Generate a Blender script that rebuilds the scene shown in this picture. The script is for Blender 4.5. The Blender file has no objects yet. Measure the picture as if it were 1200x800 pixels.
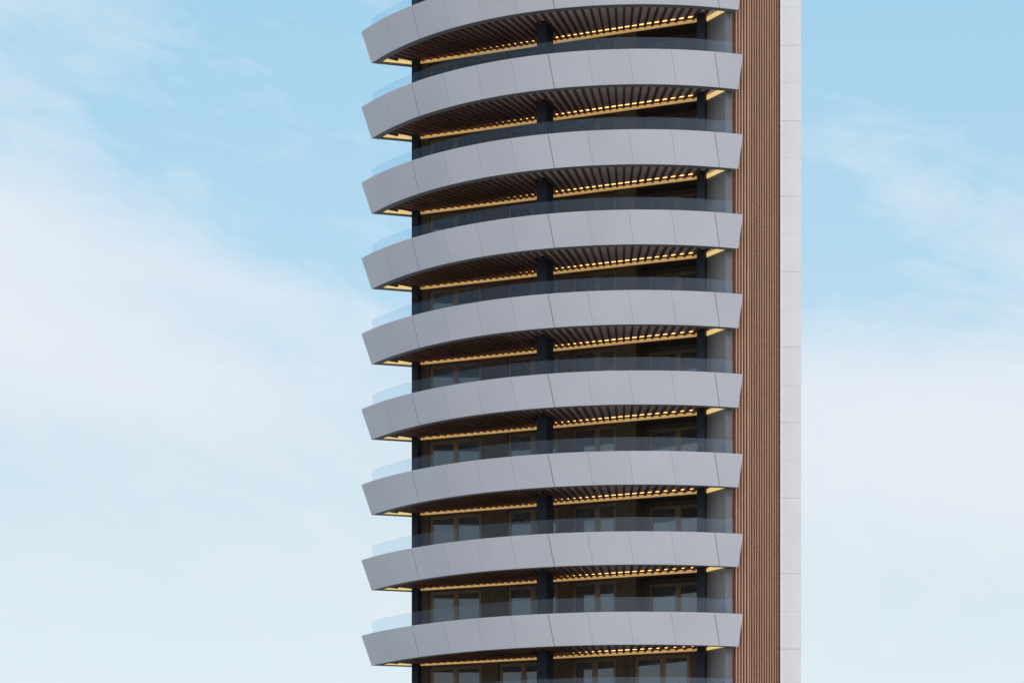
import bpy, math, random
random.seed(7)
sc = bpy.context.scene
COL = sc.collection
R = math.radians
UP = 3.3                      # storey height
Z0 = 39.0 + 1.6               # parapet top of the second balcony in view (camera eye at 1.6 m)
CX, CY = 5.39, 119.0          # centre of the circular balconies
OX, OY = 4.0, 112.0           # base point of the tower

# ------------------------------------------------------------------ materials
def nmat(name):
    m = bpy.data.materials.new(name); m.use_nodes = True
    nt = m.node_tree; b = nt.nodes['Principled BSDF']
    return m, nt, b
def ramp(nt, fac, stops):
    r = nt.nodes.new('ShaderNodeValToRGB')
    el = r.color_ramp.elements
    while len(el) < len(stops): el.new(0.5)
    for e, (p, c) in zip(el, stops):
        e.position = p; e.color = (*c, 1)
    nt.links.new(fac, r.inputs['Fac'])
    return r.outputs['Color']
def noise(nt, scale, detail=4, vec=None, rough=.55):
    n = nt.nodes.new('ShaderNodeTexNoise')
    n.inputs['Scale'].default_value = scale; n.inputs['Detail'].default_value = detail
    n.inputs['Roughness'].default_value = rough
    if vec is not None: nt.links.new(vec, n.inputs['Vector'])
    return n.outputs['Fac']
def coords(nt, scale=(1,1,1), loc=(0,0,0)):
    g = nt.nodes.new('ShaderNodeNewGeometry'); mp = nt.nodes.new('ShaderNodeMapping')
    mp.inputs['Scale'].default_value = scale; mp.inputs['Location'].default_value = loc
    nt.links.new(g.outputs['Position'], mp.inputs['Vector'])
    return mp.outputs['Vector']
def surf(name, a, b, rough=.6, scale=1.2, stretch=(1,1,1), metallic=0, spec=.5, bump=0.0, island=0.0, detail=5):
    m, nt, p = nmat(name)
    f = noise(nt, scale, detail, coords(nt, stretch))
    c = ramp(nt, f, [(.3, a), (.7, b)])
    if island:
        g = nt.nodes.new('ShaderNodeNewGeometry')
        mr = nt.nodes.new('ShaderNodeMapRange')
        mr.inputs['To Min'].default_value = 1-island; mr.inputs['To Max'].default_value = 1+island
        nt.links.new(g.outputs['Random Per Island'], mr.inputs['Value'])
        mx = nt.nodes.new('ShaderNodeVectorMath'); mx.operation = 'SCALE'
        nt.links.new(c, mx.inputs[0]); nt.links.new(mr.outputs[0], mx.inputs['Scale'])
        c = mx.outputs[0]
    nt.links.new(c, p.inputs['Base Color'])
    p.inputs['Roughness'].default_value = rough
    p.inputs['Metallic'].default_value = metallic
    p.inputs['Specular IOR Level'].default_value = spec
    if bump:
        bn = nt.nodes.new('ShaderNodeBump'); bn.inputs['Strength'].default_value = bump
        bn.inputs['Distance'].default_value = .02
        nt.links.new(noise(nt, scale*9, 3, coords(nt, stretch)), bn.inputs['Height'])
        nt.links.new(bn.outputs[0], p.inputs['Normal'])
    return m
M = {}
M['panel'] = surf('grey_metal_panel', (.495,.472,.497), (.54,.517,.542), .5, .35, island=.03, spec=.4)
M['rim'] = surf('dark_grey_rim', (.15,.14,.13), (.18,.17,.16), .7, 1.5)
M['seam'] = surf('seam_backing', (.03,.03,.032), (.04,.04,.042), .8, 1.5)
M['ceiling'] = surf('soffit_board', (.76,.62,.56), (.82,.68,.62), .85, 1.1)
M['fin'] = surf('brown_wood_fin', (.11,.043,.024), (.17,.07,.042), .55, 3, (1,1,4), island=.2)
M['deck'] = surf('deck_tile', (.2,.19,.18), (.26,.25,.24), .8, 2)
M['wall'] = surf('bronze_wall', (.062,.042,.027), (.088,.060,.040), .7, 1.3, (8,8,.4), spec=.2)
M['inner'] = surf('room_dark', (.10,.095,.09), (.14,.13,.12), .9, .6)
M['column'] = surf('dark_column', (.016,.018,.026), (.024,.026,.036), .7, .8, spec=.15)
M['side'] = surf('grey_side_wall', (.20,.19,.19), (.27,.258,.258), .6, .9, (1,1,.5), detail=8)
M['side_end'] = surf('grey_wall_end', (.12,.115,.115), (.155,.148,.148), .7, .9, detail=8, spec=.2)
M['frame'] = surf('bronze_frame', (.125,.075,.034), (.165,.10,.048), .4, 2, metallic=.3)
M['curtain'] = surf('curtain_cloth', (.30,.30,.31), (.42,.42,.43), .9, 3, (6,6,.3))
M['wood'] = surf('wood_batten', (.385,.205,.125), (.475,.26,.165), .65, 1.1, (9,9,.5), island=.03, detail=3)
M['wood_back'] = surf('wood_backing', (.11,.033,.015), (.15,.05,.025), .7, 1.1, (3,3,.5))
M['white'] = surf('white_wall_panel', (.70,.685,.69), (.745,.73,.735), .6, .5, island=.012)
M['cream'] = surf('cream_edge', (.78,.74,.68), (.82,.78,.72), .5, .5)
M['ground'] = surf('paving', (.44,.415,.38), (.52,.49,.45), .9, .05, bump=.2)

def glow_mat(name, col, st):
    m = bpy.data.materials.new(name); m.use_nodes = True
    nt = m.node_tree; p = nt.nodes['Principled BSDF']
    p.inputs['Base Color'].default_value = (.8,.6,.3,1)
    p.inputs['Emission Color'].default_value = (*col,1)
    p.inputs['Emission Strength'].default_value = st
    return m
M['led'] = glow_mat('warm_tape', (1,.60,.24), 2.7)
M['wash_glow'] = glow_mat('warm_wash_glow', (.62,.385,.13), .42)  # tape's warm wash on the wall top, put in as emission
M['wash_glow_pale'] = glow_mat('warm_wash_glow_pale', (.78,.58,.23), .85)  # paler wash on the end return and side wall, also as emission

def glass_mat(name, tint, refl, rcol=(1,1,1), rough=0.0, lift=0.0):
    m = bpy.data.materials.new(name); m.use_nodes = True
    nt = m.node_tree; nt.nodes.clear()
    o = nt.nodes.new('ShaderNodeOutputMaterial')
    t = nt.nodes.new('ShaderNodeBsdfTransparent'); t.inputs[0].default_value = (*tint,1)
    g = nt.nodes.new('ShaderNodeBsdfGlossy'); g.inputs['Color'].default_value = (*rcol,1); g.inputs['Roughness'].default_value = rough
    fr = nt.nodes.new('ShaderNodeLayerWeight')
    pw = nt.nodes.new('ShaderNodeMath'); pw.operation = 'POWER'; pw.inputs[1].default_value = 5
    nt.links.new(fr.outputs['Facing'], pw.inputs[0])
    mr = nt.nodes.new('ShaderNodeMapRange')
    mr.inputs['To Min'].default_value = refl; mr.inputs['To Max'].default_value = .6
    mx = nt.nodes.new('ShaderNodeMixShader')
    nt.links.new(pw.outputs[0], mr.inputs['Value']); nt.links.new(mr.outputs[0], mx.inputs[0])
    nt.links.new(t.outputs[0], mx.inputs[1]); nt.links.new(g.outputs[0], mx.inputs[2])
    last = mx
    if lift:                  # pale diffuse brightness put into the pane to lift its blacks
        df = nt.nodes.new('ShaderNodeBsdfDiffuse'); df.inputs[0].default_value = (.62,.56,.50,1)
        m2 = nt.nodes.new('ShaderNodeMixShader'); m2.inputs[0].default_value = lift
        nt.links.new(mx.outputs[0], m2.inputs[1]); nt.links.new(df.outputs[0], m2.inputs[2]); last = m2
    nt.links.new(last.outputs[0], o.inputs['Surface'])
    # slight waviness of real panes
    bn = nt.nodes.new('ShaderNodeBump'); bn.inputs['Strength'].default_value = .05; bn.inputs['Distance'].default_value = .02
    nt.links.new(noise(nt, .8, 1, coords(nt)), bn.inputs['Height']); nt.links.new(bn.outputs[0], g.inputs['Normal'])
    return m
M['balustrade'] = glass_mat('blue_glass', (.90,.945,.97), .022, (.72,.80,1))
M['pane'] = glass_mat('window_glass', (.50,.54,.56), .075, (.80,.90,1), .01, .07)

# ------------------------------------------------------------------ mesh helper
class MB:
    def __init__(s): s.v = []; s.f = []
    def add(s, vs, fs):
        n = len(s.v); s.v += vs; s.f += [tuple(i+n for i in f) for f in fs]
    def box(s, x0,x1,y0,y1,z0,z1):
        s.prism([(x0,y0),(x1,y0),(x1,y1),(x0,y1)], z0, z1)
    def prism(s, poly, z0, z1):
        a = sum(poly[i][0]*poly[(i+1)%len(poly)][1]-poly[(i+1)%len(poly)][0]*poly[i][1] for i in range(len(poly)))
        if a < 0: poly = poly[::-1]
        n = len(poly)
        vs = [(x,y,z0) for x,y in poly]+[(x,y,z1) for x,y in poly]
        s.add(vs, [tuple(range(n-1,-1,-1)), tuple(range(n,2*n))]+[(i,(i+1)%n,n+(i+1)%n,n+i) for i in range(n)])
    def bar(s, p, q, w, z0, z1):          # straight bar in plan, width w centred on p-q
        dx,dy = q[0]-p[0], q[1]-p[1]; l = math.hypot(dx,dy); nx,ny = -dy/l*w/2, dx/l*w/2
        s.prism([(p[0]-nx,p[1]-ny),(q[0]-nx,q[1]-ny),(q[0]+nx,q[1]+ny),(p[0]+nx,p[1]+ny)], z0, z1)
    def loft(s, rings, closed_ends=True): # rings: lists of the same number of points, closed profile
        n = len(rings[0]); vs = [p for r in rings for p in r]; fs = []
        for i in range(len(rings)-1):
            for j in range(n):
                a,b = i*n+j, i*n+(j+1)%n
                fs.append((a,b,b+n,a+n))
        if closed_ends:
            fs.append(tuple(range(n-1,-1,-1))); fs.append(tuple((len(rings)-1)*n+j for j in range(n)))
        s.add(vs, fs)
    def build(s, name, mat, parent=None, smooth=False):
        me = bpy.data.meshes.new(name); me.from_pydata(s.v, [], s.f); me.update()
        import bmesh
        bm = bmesh.new(); bm.from_mesh(me); bmesh.ops.recalc_face_normals(bm, faces=bm.faces); bm.to_mesh(me); bm.free()
        me.materials.append(mat)
        if smooth: me.shade_smooth()
        o = bpy.data.objects.new(name, me); COL.objects.link(o)
        if parent: o.parent = parent
        return o
def empty(name, loc=(0,0,0), rz=0, parent=None):
    o = bpy.data.objects.new(name, None); o.empty_display_size = .3; COL.objects.link(o)
    o.location = loc; o.rotation_euler = (0,0,rz)
    if parent: o.parent = parent
    return o
def copy_part(o, loc, parent):
    c = o.copy(); COL.objects.link(c); c.parent = parent; c.location = loc
    for ch in [k for k in bpy.data.objects if k.parent == o]:
        d = ch.copy(); COL.objects.link(d); d.parent = c
    return c

# plan helpers, in coordinates relative to the tower's base
def L(x, y): return (x-OX, y-OY)
def arc(r, a):
    a = R(a); return L(CX+r*math.sin(a), CY-r*math.cos(a))
WA = -math.atan2(.3777,.9259)
U = (.9259,-.3777); N = (.3777,.9259); P0 = (-4.08,112.45)
def W(s, d=0): return L(P0[0]+s*U[0]+d*N[0], P0[1]+s*U[1]+d*N[1])

tower = empty('apartment_tower', (OX,OY,0))
tower['label'] = 'tall apartment tower with curved pale grey balconies, warm lit soffits and brown wood cladding'
tower['category'] = 'tower'

# ------------------------------------------------------------------ balcony (z = 0 at parapet top)
RT, RB = 13.84, 13.34
A0, A1 = -60.0, 17.45
SEAMS = [-60.0,-51.7,-44.3,-36.8,-29.9,-23.2,-16.4,-9.6,-2.6,4.7,12.35,17.45]
STRONG = {2,6,10}
RAKE = .85
HB = -1.27
def fascia_pt(r_off, a, t):      # t = 0 top, 1 bottom; on the inclined front surface
    r = RT+(RB-RT)*t - r_off
    da = (1.16+.032*a)*t*max(0,min(1,(a-A0)/8.3,(A1-a)/5.1))
    x,y = arc(r, a+da); return (x,y,HB*t)
def make_balcony():
    root = empty('balcony', (0,0,0), 0, tower)
    # outer skin of panels, each its own slightly dished sheet with a shadow gap
    m = MB()
    for i in range(len(SEAMS)-1):
        g0 = .055 if i in STRONG else .018
        g1 = .055 if i+1 in STRONG else .018
        a = SEAMS[i]+(0 if i == 0 else g0); b = SEAMS[i+1]-(0 if i+1 == len(SEAMS)-1 else g1)
        n = 6; rings = []
        for k in range(n+1):
            aa = a+(b-a)*k/n
            rings.append([fascia_pt(0,aa,0), fascia_pt(.03,aa,0), fascia_pt(.03,aa,1), fascia_pt(0,aa,1)])
        m.loft(rings)
    m.build('fascia', M['panel'], root)
    # solid parapet behind the skin
    m = MB(); rings = []
    n = 48
    for k in range(n+1):
        a = A0+.12+(A1-A0-.24)*k/n
        f0 = fascia_pt(.034,a,.0); f1 = fascia_pt(.034,a,1)
        i0 = arc(13.40,a); i1 = arc(13.0,a)
        rings.append([(f0[0],f0[1],-.012),(i0[0],i0[1],-.012),(i1[0],i1[1],-.5),(i1[0],i1[1],HB+.006),(f1[0],f1[1],HB+.006)])
    m.loft(rings); m.build('parapet', M['rim'], root)
    # light coping on the parapet
    m = MB(); rings = []
    for k in range(n+1):
        a = A0+(A1-A0)*k/n
        o = arc(RT-.034,a); i = arc(13.36,a)
        rings.append([(o[0],o[1],-.010),(o[0],o[1],.012),(i[0],i[1],.012),(i[0],i[1],-.010)])
    m.loft(rings); m.build('coping', M['panel'], root)
    # end return on the left: inclined end face running back to the building
    tt = fascia_pt(.035,A0,0); tb = fascia_pt(.035,A0,1)
    et = (*L(-4.3,114.15), 0); eb = (*L(-4.32,112.86), HB)
    def inset(p, d): return (p[0]+.30*d, p[1]-.95*d, p[2])
    ti = (*arc(13.35,A0+2.2),-.0); 
    bi = (*arc(13.02,A0+3.2),HB)
    m = MB()
    m.loft([[tt, (*arc(13.45,A0+1.0),0), (*arc(13.02,A0+1.0),HB), tb],
            [et, (et[0],et[1]-.30,0), (eb[0],eb[1]-.24,HB), eb]])
    m.build('end_parapet', M['rim'], root)
    # slab
    sl = [arc(13.03,A0+.6+(A1-A0-1.6)*k/40) for k in range(41)] + [L(9.13,106.72),L(8.87,106.56),L(8.18,107.7),L(8.45,108.2),L(9.8,111.0),L(-4.2,116.8),L(-4.2,113.0)]
    m = MB(); m.prism(sl, HB+.185, -.40); m.build('ceiling', M['ceiling'], root)
    m = MB(); m.prism(sl, -.395, -.35); m.build('deck', M['deck'], root)
    # radial wood fins hung under the slab
    fx, fy = L(5.1,118.9)
    w0 = W(0); m = MB()
    e0 = (tb[0]+.45, tb[1]-.02); ed = (eb[0]-tb[0], eb[1]-tb[1])
    a = -66.0
    sw0 = L(8.20,107.60); sw1 = L(8.88,106.50)
    while a < 20:
        d = (math.sin(R(a)), -math.cos(R(a)))
        # outer end on R = 13.0 circle around the balcony centre
        ccx, ccy = L(CX,CY); ox, oy = fx-ccx, fy-ccy
        b = ox*d[0]+oy*d[1]; t1 = -b+math.sqrt(b*b-(ox*ox+oy*oy-12.99**2))
        # inner end: just short of the facade
        t0 = 0
        den = d[0]*N[0]+d[1]*N[1]
        if den < 0: t0 = max(t0, ((w0[0]-fx)*N[0]+(w0[1]-fy)*N[1]-.13)/den)
        # short of the left end return (line tb-eb, offset)
        nx, ny = ed[1], -ed[0]; l = math.hypot(nx,ny); nx/=l; ny/=l      # points towards the inside
        off = (tb[0]-fx)*nx+(tb[1]-fy)*ny+.46
        dn = d[0]*nx+d[1]*ny
        if dn < 0: t1 = min(t1, off/dn)
        elif dn > 0: t0 = max(t0, off/dn)
        # short of the right side wall
        sd = (sw1[0]-sw0[0], sw1[1]-sw0[1]); sx, sy = -sd[1], sd[0]; l = math.hypot(sx,sy); sx/=l; sy/=l
        if sx*(0-sw0[0])+sy*(-20-sw0[1]) < 0: sx, sy = -sx, -sy
        off = (sw0[0]-fx)*sx+(sw0[1]-fy)*sy+.34
        dn = d[0]*sx+d[1]*sy
        if dn > 0: t0 = max(t0, off/dn)
        elif dn < 0: t1 = min(t1, off/dn)
        if t1-t0 > .25:
            m.bar((fx+d[0]*t0,fy+d[1]*t0),(fx+d[0]*t1,fy+d[1]*t1),.095,HB+.05,HB+.155)
        a += 1.6
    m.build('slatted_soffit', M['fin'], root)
    # light tape at the facade; glowing bars paint its wash on wall and end faces
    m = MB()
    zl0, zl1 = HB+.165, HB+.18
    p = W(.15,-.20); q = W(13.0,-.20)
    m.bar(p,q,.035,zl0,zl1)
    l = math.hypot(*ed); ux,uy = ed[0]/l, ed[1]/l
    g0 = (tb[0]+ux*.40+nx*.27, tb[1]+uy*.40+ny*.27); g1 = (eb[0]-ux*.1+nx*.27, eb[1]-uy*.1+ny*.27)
    m.build('tape_or_wash_glow', M['led'], root)
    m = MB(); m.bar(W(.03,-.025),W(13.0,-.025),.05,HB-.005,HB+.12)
    m.build('tape_or_wash_glow', M['wash_glow'], root)  # glowing bar in place of the lit wall top
    m = MB(); m.bar(g0,g1,.03,HB+.03,HB+.18); m.build('tape_or_wash_glow', M['wash_glow_pale'], root); m = MB()
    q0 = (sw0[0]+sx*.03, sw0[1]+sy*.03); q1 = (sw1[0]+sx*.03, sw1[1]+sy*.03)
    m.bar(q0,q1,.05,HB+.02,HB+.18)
    m.build('tape_or_wash_glow', M['wash_glow_pale'], root)
    # frameless glass balustrade: curved run of sheets, plus the return at the left end
    m = MB(); rg = 13.27
    gs = [-60.3]+[SEAMS[i] for i in (2,4,6,8,10)]+[16.6]
    for i in range(len(gs)-1):
        a0, a1 = gs[i]+(.03 if i else 0), gs[i+1]-.03
        rings = []
        for k in range(7):
            aa = a0+(a1-a0)*k/6
            o = arc(rg,aa); q = arc(rg-.02,aa)
            rings.append([(*o,-.349),(*o,.70),(*q,.70),(*q,-.349)])
        m.loft(rings)
    m.build('glass_balustrade', M['balustrade'], root)
    return root
bal = make_balcony()
KS = list(range(-2,9))
for i,k in enumerate(KS):
    z = Z0-UP*k
    if i == 0: bal.location = (0,0,z)
    else: copy_part(bal, (0,0,z), tower)

# ------------------------------------------------------------------ facade wall of a storey (z = 0 at deck level)
HEAD = 2.30                   # window head above deck
CEIL = UP+HB+.185+.35             # underside of the slab above
def wall_mesh(openings, recess):
    m = MB()
    def seg(s0,s1,z0,z1,d0=0,d1=.3):
        m.prism([W(s0,d0),W(s1,d0),W(s1,d1),W(s0,d1)], z0, z1)
    s = 0.02
    end = 10.08 if recess else 13.2
    for a,b in openings:
        if a > end: break
        seg(s,a,.002,CEIL-.002); seg(a,b,HEAD,CEIL-.002); s = b
    seg(s,end,.002,CEIL-.002)
    if recess:                # set-back bay: beam in front, side cheek, dark ceiling, back wall
        seg(10.08,13.2,HEAD+.04,CEIL-.002)
        seg(9.78,10.08,.002,CEIL-.002,.3,1.3)
        seg(10.08,13.2,HEAD+.06,CEIL-.004,.3,1.0)
        a,b = 10.28,12.92
        seg(10.08,a,.002,HEAD+.06,1.0,1.3); seg(b,13.2,.002,HEAD+.06,1.0,1.3)
        seg(a,b,HEAD-.10,HEAD+.06,1.0,1.3)
    return m
TYP = [(.47,2.96),(4.17,6.52),(7.16,9.19)]
LOW = [(.47,2.96),(3.77,6.10),(7.16,9.19),(10.0,12.47)]
wall_typ = wall_mesh(TYP, True).build('facade_wall', M['wall'], tower)
wall_low = wall_mesh(LOW, False).build('facade_wall', M['wall'], tower)

# ------------------------------------------------------------------ windows: two tall sashes, frame, panes, curtain
def make_window(width, height, split):
    root = empty('window', (0,0,0), WA, tower)
    m = MB(); f = .075; d0, d1 = .09, .19
    m.box(0,f,d0,d1,0,height); m.box(width-f,width,d0,d1,0,height)
    m.box(f,width-f,d0,d1,height-f,height); m.box(f,width-f,d0,d1,0,f)
    m.box(split-.05,split+.05,d0-.005,d1,f,height-f)
    for a,b in ((f,split-.05),(split+.05,width-f)):        # sash rails set back a little
        g = .07
        m.box(a,a+g,d0+.02,d1-.01,f,height-f); m.box(b-g,b,d0+.02,d1-.01,f,height-f)
        m.box(a+g,b-g,d0+.02,d1-.01,height-f-g,height-f); m.box(a+g,b-g,d0+.02,d1-.01,f,f+g)
    m.build('frame', M['frame'], root)
    m = MB()
    m.box(f+.072,split-.122,.135,.143,f+.072,height-f-.072); m.box(split+.122,width-f-.072,.135,.143,f+.072,height-f-.072)
    m.build('pane', M['pane'], root)
    return root
def curtain(root, a, b, height):
    m = MB(); n = max(8,int((b-a)/.035)); ph = random.random()*6
    vs = []; 
    for i in range(n+1):
        x = a+(b-a)*i/n; y = .42+.035*math.sin(i*1.15+ph)+.01*math.sin(i*.37)
        vs += [(x,y,.05),(x,y,height),(x,y+.012,height),(x,y+.012,.05)]
    fs = []
    for i in range(n):
        for j in range(4):
            fs.append((i*4+j, i*4+(j+1)%4, (i+1)*4+(j+1)%4, (i+1)*4+j))
    m.add(vs,fs); m.build('curtain', M['curtain'], root, True)
protos = {}
def place_window(key, width, height, split, s, d, zf, shared_curtain=None):
    if key not in protos:
        r = make_window(width,height,split); protos[key] = [r, [c for c in bpy.data.objects if c.parent == r], False]
    r, ch, used = protos[key]
    if not used: protos[key][2] = True; o = r
    else:
        o = r.copy(); COL.objects.link(o)
        for c in ch:
            q = c.copy(); COL.objects.link(q); q.parent = o
    p = W(s,d); o.location = (p[0],p[1],zf); return o
first = {'typ':wall_typ,'low':wall_low}
for k in range(-1,9):
    zf = Z0-UP*k-.35
    low = k >= 8
    key = 'low' if low else 'typ'
    if first.get(key): wobj = first.pop(key)
    else:
        src = wall_low if low else wall_typ
        wobj = src.copy(); COL.objects.link(wobj)
    wobj.location = (0,0,zf)
    ops = LOW if low else TYP
    for j,(a,b) in enumerate(ops):
        w = b-a; sp = w/2
        if not low and j == 2: sp = 8.30-a
        if low and j == 1: sp = 4.90-a
        o = place_window((key,j), w-.01, HEAD-.006, sp, a+.005, 0, zf+.003)
        c = random.random()
        if c < .9:
            lft = random.choice([random.uniform(.4,.9), w-.25])
            if random.random() < .5: curtain(o, .1, .1+lft, HEAD-.02)
            else: curtain(o, w-.1-lft, w-.1, HEAD-.02)
    if not low:
        o = place_window(('rec',0), 2.62, HEAD-.11, 1.31, 10.29, 1.0, zf+.003)
        if random.random() < .8: curtain(o, .12, random.choice([random.uniform(.6,1.4),2.5]), HEAD-.15)

# ------------------------------------------------------------------ columns, side wall, body, cladding (full height)
TOP = Z0+UP*2+1.2
def col_mesh(corner, wf, wr):
    # corner = front right corner in plan, faces parallel and square to the facade
    cx, cy = corner
    a = (cx,cy); b = (cx-U[0]*wf, cy-U[1]*wf); c = (b[0]+N[0]*wr, b[1]+N[1]*wr); d = (a[0]+N[0]*wr, a[1]+N[1]*wr)
    m = MB(); c0 = .012
    m.prism([L(*p) for p in (a,b,c,d)], 0, TOP)
    return m
col_mesh((-4.12,112.12), .30, .42).build('column', M['column'], tower)
col_mesh((1.44,107.9), .43, .84).build('column', M['column'], tower)
col_mesh((8.02,107.0), .31, .36).build('column', M['column'], tower)

m = MB()                                   # grey wall closing the balconies on the right
w2 = MB()
SA, SB, SC_ = L(8.20,107.60), L(8.88,106.50), L(9.17,106.66)
for k in range(-2,10):
    z1 = Z0-UP*k+.10-1.37+UP; z0 = max(0, z1-UP+.010)
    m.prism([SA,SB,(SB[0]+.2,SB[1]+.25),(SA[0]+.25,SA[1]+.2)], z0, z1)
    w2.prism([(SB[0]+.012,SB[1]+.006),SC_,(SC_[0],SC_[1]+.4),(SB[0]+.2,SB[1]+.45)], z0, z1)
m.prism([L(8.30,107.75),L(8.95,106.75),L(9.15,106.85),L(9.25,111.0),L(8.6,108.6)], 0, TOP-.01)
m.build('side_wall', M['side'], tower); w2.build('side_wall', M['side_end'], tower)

m = MB()
m.prism([L(-4.3,116.95),L(9.85,111.15),L(9.9,113.2),L(12.55,113.6),L(12.55,124),L(-4.3,124)], 0, TOP+.02)
m.prism([L(-4.36,112.75),L(-4.12,112.70),L(-4.12,116.85),L(-4.36,116.95)], 0, TOP+.01)
zb = Z0-UP*8-1.0
m.prism([L(-4.08,112.9),L(8.3,107.9),L(9.8,111.1),L(-4.08,116.9)], 0, zb-.35)
m.build('building_core', M['inner'], tower)

def cladding(x0, x1, yf, pitch, wb, depth, joint_phase, side=None):
    m = MB(); x = x0; 
    n = int(round((x1-x0)/pitch))
    pitch = (x1-x0)/n
    zs = []
    z = joint_phase
    while z < TOP: zs.append(z); z += UP
    zs = [0.0]+[q for q in zs if q > .2]+[TOP]
    for i in range(n):
        xa = x0+i*pitch
        for a,b in zip(zs[:-1],zs[1:]):
            m.prism([L(xa,yf),L(xa+wb,yf),L(xa+wb,yf+depth),L(xa,yf+depth)], a+.0015, b-.0015)
    return m
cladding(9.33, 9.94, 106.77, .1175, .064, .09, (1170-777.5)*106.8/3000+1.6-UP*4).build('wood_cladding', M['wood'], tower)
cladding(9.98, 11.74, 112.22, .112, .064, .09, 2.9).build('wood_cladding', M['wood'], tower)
m = MB()
m.box(*(9.185-OX,9.93-OX),106.861-OY,113.1-OY,0,TOP+.03)
m.build('wood_pier', M['wood_back'], tower)
m = MB(); m.box(9.95-OX,11.74-OX,112.311-OY,113.15-OY,0,TOP+.03); m.build('wood_pier', M['wood_back'], tower)

e = MB(); m = MB()                         # white blade wall in panels, joints every half storey
z = 41.72+1.6-UP*14; h = UP/2; i = 0
while z < TOP:
    a = max(z,0); g = .010 if i % 2 == 0 else .004
    b = min(z+h, TOP+.1)
    if b > a+.1:
        e.box(11.745-OX,11.80-OX,112.08-OY,118-OY,a+g,b)
        m.box(11.803-OX,12.665-OX,112.10-OY,118-OY,a+g,b)
    z += h; i += 1
m.build('white_wall', M['white'], tower); e.build('edge_trim', M['cream'], tower)
m = MB(); m.box(11.80-OX,12.6-OX,112.14-OY,117.9-OY,0,TOP+.05); m.build('wall_core', M['side'], tower)

# ------------------------------------------------------------------ ground
m = MB(); m.add([(-5000,-5000,0),(5000,-5000,0),(5000,5000,0),(-5000,5000,0)],[(0,1,2,3)])
g = m.build('ground', M['ground']); g['kind'] = 'structure'; g.location = (0,0,-.004)

# ------------------------------------------------------------------ sky and sun
SUN_EL, SUN_AZ = 35.0, 150.0          # azimuth clockwise from +Y
wd = bpy.data.worlds.new('World'); sc.world = wd; wd.use_nodes = True
nt = wd.node_tree; nt.nodes.clear(); lk = nt.links.new
def node(t, **kw):
    n = nt.nodes.new(t)
    for k_,v in kw.items(): setattr(n,k_,v)
    return n
def math_(op, a, b=None, c=None, clamp=False):
    n = node('ShaderNodeMath', operation=op, use_clamp=clamp)
    for i_,v in enumerate((a,b,c)):
        if v is None: continue
        if isinstance(v,(int,float)): n.inputs[i_].default_value = v
        else: lk(v, n.inputs[i_])
    return n.outputs[0]
out = node('ShaderNodeOutputWorld'); bg = node('ShaderNodeBackground'); bg.inputs['Strength'].default_value = .1
lk(bg.outputs[0], out.inputs['Surface'])
sky = node('ShaderNodeTexSky', sky_type='NISHITA'); sky.sun_disc = False
sky.sun_elevation = R(SUN_EL); sky.sun_rotation = R(SUN_AZ)
sky.air_density = 1.0; sky.dust_density = .6; sky.ozone_density = 1.5
tc = node('ShaderNodeTexCoord'); sep = node('ShaderNodeSeparateXYZ'); lk(tc.outputs['Generated'], sep.inputs[0])
X_,Y_,Z_ = sep.outputs
az = math_('MULTIPLY', math_('ARCTAN2', X_, Y_), 57.2958)
el = math_('MULTIPLY', math_('ARCSINE', Z_), 57.2958)
def cloud_noise(sx, sy, seed, scale, detail, rough=.55, dist=0):
    cv = node('ShaderNodeCombineXYZ')
    # tilt the streaks a little
    u = math_('ADD', math_('MULTIPLY', az, sx), math_('MULTIPLY', el, sx*.25))
    v = math_('ADD', math_('MULTIPLY', el, sy), math_('MULTIPLY', az, sy*.18))
    lk(u, cv.inputs[0]); lk(v, cv.inputs[1]); cv.inputs[2].default_value = seed
    n = node('ShaderNodeTexNoise'); n.inputs['Scale'].default_value = scale; n.inputs['Detail'].default_value = detail
    n.inputs['Roughness'].default_value = rough; n.inputs['Distortion'].default_value = dist
    lk(cv.outputs[0], n.inputs['Vector']); return n.outputs['Fac']
def blob(a, e, ra, re, amp, tilt=0.0):
    du = math_('SUBTRACT', az, a); dv = math_('SUBTRACT', math_('SUBTRACT', el, e), math_('MULTIPLY', du, tilt))
    q = math_('ADD', math_('POWER', math_('ABSOLUTE', math_('DIVIDE', du, ra)), 2), math_('POWER', math_('ABSOLUTE', math_('DIVIDE', dv, re)), 2))
    return math_('MULTIPLY', math_('EXPONENT', math_('MULTIPLY', q, -1)), amp)
mask = None
for b_ in [(-12.5,15.6,4.4,2.5,.85,-.12), (-8.0,13.6,4.5,1.3,.42,-.25), (-5.5,15.2,3.6,.8,.34,-.25), (-12.0,21.5,3.0,1.0,.30,0), (-12,19.3,3,1.2,.12,0),
           (11.0,12.4,6.5,1.8,.75,-.02), (10.0,16.6,2.6,.9,.20,-.30), (8.2,18.7,1.6,.7,.12,-.3), (7.0,12.5,3.5,1.6,.25,0), (11.0,10.6,4.5,1.2,.2,.1),
           (0,9.5,30,2.0,.10,0)]:
    q = blob(*b_); mask = q if mask is None else math_('ADD', mask, q)
n1 = cloud_noise(.22,.5,3.1,1.0,7,.58,.6); n2 = cloud_noise(.7,1.5,8.3,1.0,6,.62,.8)
nn = math_('ADD', math_('MULTIPLY', n1, .6), math_('MULTIPLY', n2, .4))
fac = math_('MULTIPLY', math_('ADD', mask, math_('MULTIPLY', math_('SUBTRACT', nn, .52), 1.0)), 1.15)
fac = math_('MULTIPLY', math_('MAXIMUM', fac, 0.0), 1.0)
fac = math_('SUBTRACT', 1.0, math_('EXPONENT', math_('MULTIPLY', fac, -1.9)))
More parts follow.
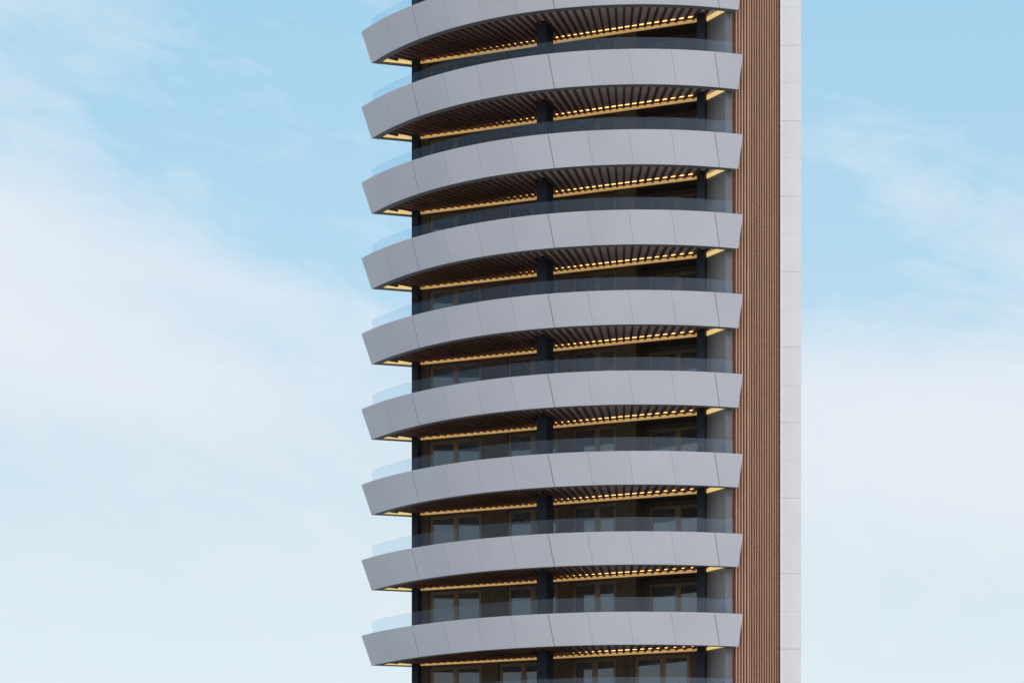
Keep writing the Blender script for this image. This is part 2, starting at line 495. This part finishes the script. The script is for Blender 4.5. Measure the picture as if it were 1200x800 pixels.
# thin the clouds out of the low haze
low = node('ShaderNodeMapRange'); lk(el, low.inputs['Value'])
low.inputs['From Min'].default_value = 4; low.inputs['From Max'].default_value = 11
low.inputs['To Min'].default_value = .15; low.inputs['To Max'].default_value = 1
fac = math_('MULTIPLY', fac, low.outputs[0], clamp=True)
# clear-air colour of the hazy sky near the horizon, laid over the Nishita sky
hz = node('ShaderNodeMapRange'); lk(el, hz.inputs['Value'])
hz.inputs['From Min'].default_value = 0; hz.inputs['From Max'].default_value = 30
r = node('ShaderNodeValToRGB'); lk(hz.outputs[0], r.inputs['Fac'])
stops = [(0,(.78,.84,.865)),(7/30,(.71,.80,.84)),(9.5/30,(.68,.78,.82)),(12.5/30,(.60,.745,.825)),(16/30,(.455,.69,.84)),(21/30,(.375,.645,.82)),(1,(.24,.45,.72))]
e_ = r.color_ramp.elements
while len(e_) < len(stops): e_.new(.5)
for q,(p_,c_) in zip(e_,stops): q.position = p_; q.color = (*c_,1)
SKYGAIN = 11.3; GLOW = 11.5
def scale_(c, v):
    n = node('ShaderNodeVectorMath', operation='SCALE'); lk(c, n.inputs[0]); n.inputs['Scale'].default_value = v; return n.outputs[0]
hcol = scale_(r.outputs['Color'], SKYGAIN)
mix1 = node('ShaderNodeMix', data_type='RGBA'); mix1.inputs['Factor'].default_value = .82
lk(sky.outputs[0], mix1.inputs['A']); lk(hcol, mix1.inputs['B'])
mix2 = node('ShaderNodeMix', data_type='RGBA'); lk(fac, mix2.inputs['Factor'])
lk(mix1.outputs['Result'], mix2.inputs['A'])
mix2.inputs['B'].default_value = (.73*SKYGAIN,.765*SKYGAIN,.82*SKYGAIN,1)
# broad bright glow added around the unseen sun to light the facade
sd_ = node('ShaderNodeVectorMath', operation='DOT_PRODUCT'); lk(tc.outputs['Generated'], sd_.inputs[0])
sd_.inputs[1].default_value = (math.sin(R(SUN_AZ))*math.cos(R(SUN_EL)), math.cos(R(SUN_AZ))*math.cos(R(SUN_EL)), math.sin(R(SUN_EL)))
gl = math_('MULTIPLY', math_('POWER', math_('MAXIMUM', sd_.outputs['Value'], 0.0), 1.6), GLOW)
gc = node('ShaderNodeVectorMath', operation='SCALE'); gc.inputs[0].default_value = (1.0,.93,.88); lk(gl, gc.inputs['Scale'])
ad = node('ShaderNodeVectorMath', operation='ADD'); lk(mix2.outputs['Result'], ad.inputs[0]); lk(gc.outputs[0], ad.inputs[1])
lk(ad.outputs[0], bg.inputs['Color'])

sl = bpy.data.lights.new('sun','SUN'); sl.energy = .8; sl.angle = R(14); sl.color = (1,.94,.86)
so = bpy.data.objects.new('sun', sl); COL.objects.link(so)
so.rotation_euler = (R(90-SUN_EL), 0, R(180-SUN_AZ)); so.location = (60,60,80)

# ------------------------------------------------------------------ camera
cd = bpy.data.cameras.new('camera'); cam = bpy.data.objects.new('camera', cd); COL.objects.link(cam)
cam.location = (0,0,1.6); cam.rotation_euler = (R(90),0,0)
cd.sensor_width = 36; cd.lens = 90; cd.shift_y = 770/1200; cd.clip_end = 20000; cd.clip_start = .1
sc.camera = cam
sc.render.resolution_x = 1024; sc.render.resolution_y = 682
sc.render.engine = 'CYCLES'
sc.view_settings.view_transform = 'Standard'; sc.view_settings.look = 'None'; sc.view_settings.exposure = 0.0; sc.view_settings.gamma = 1
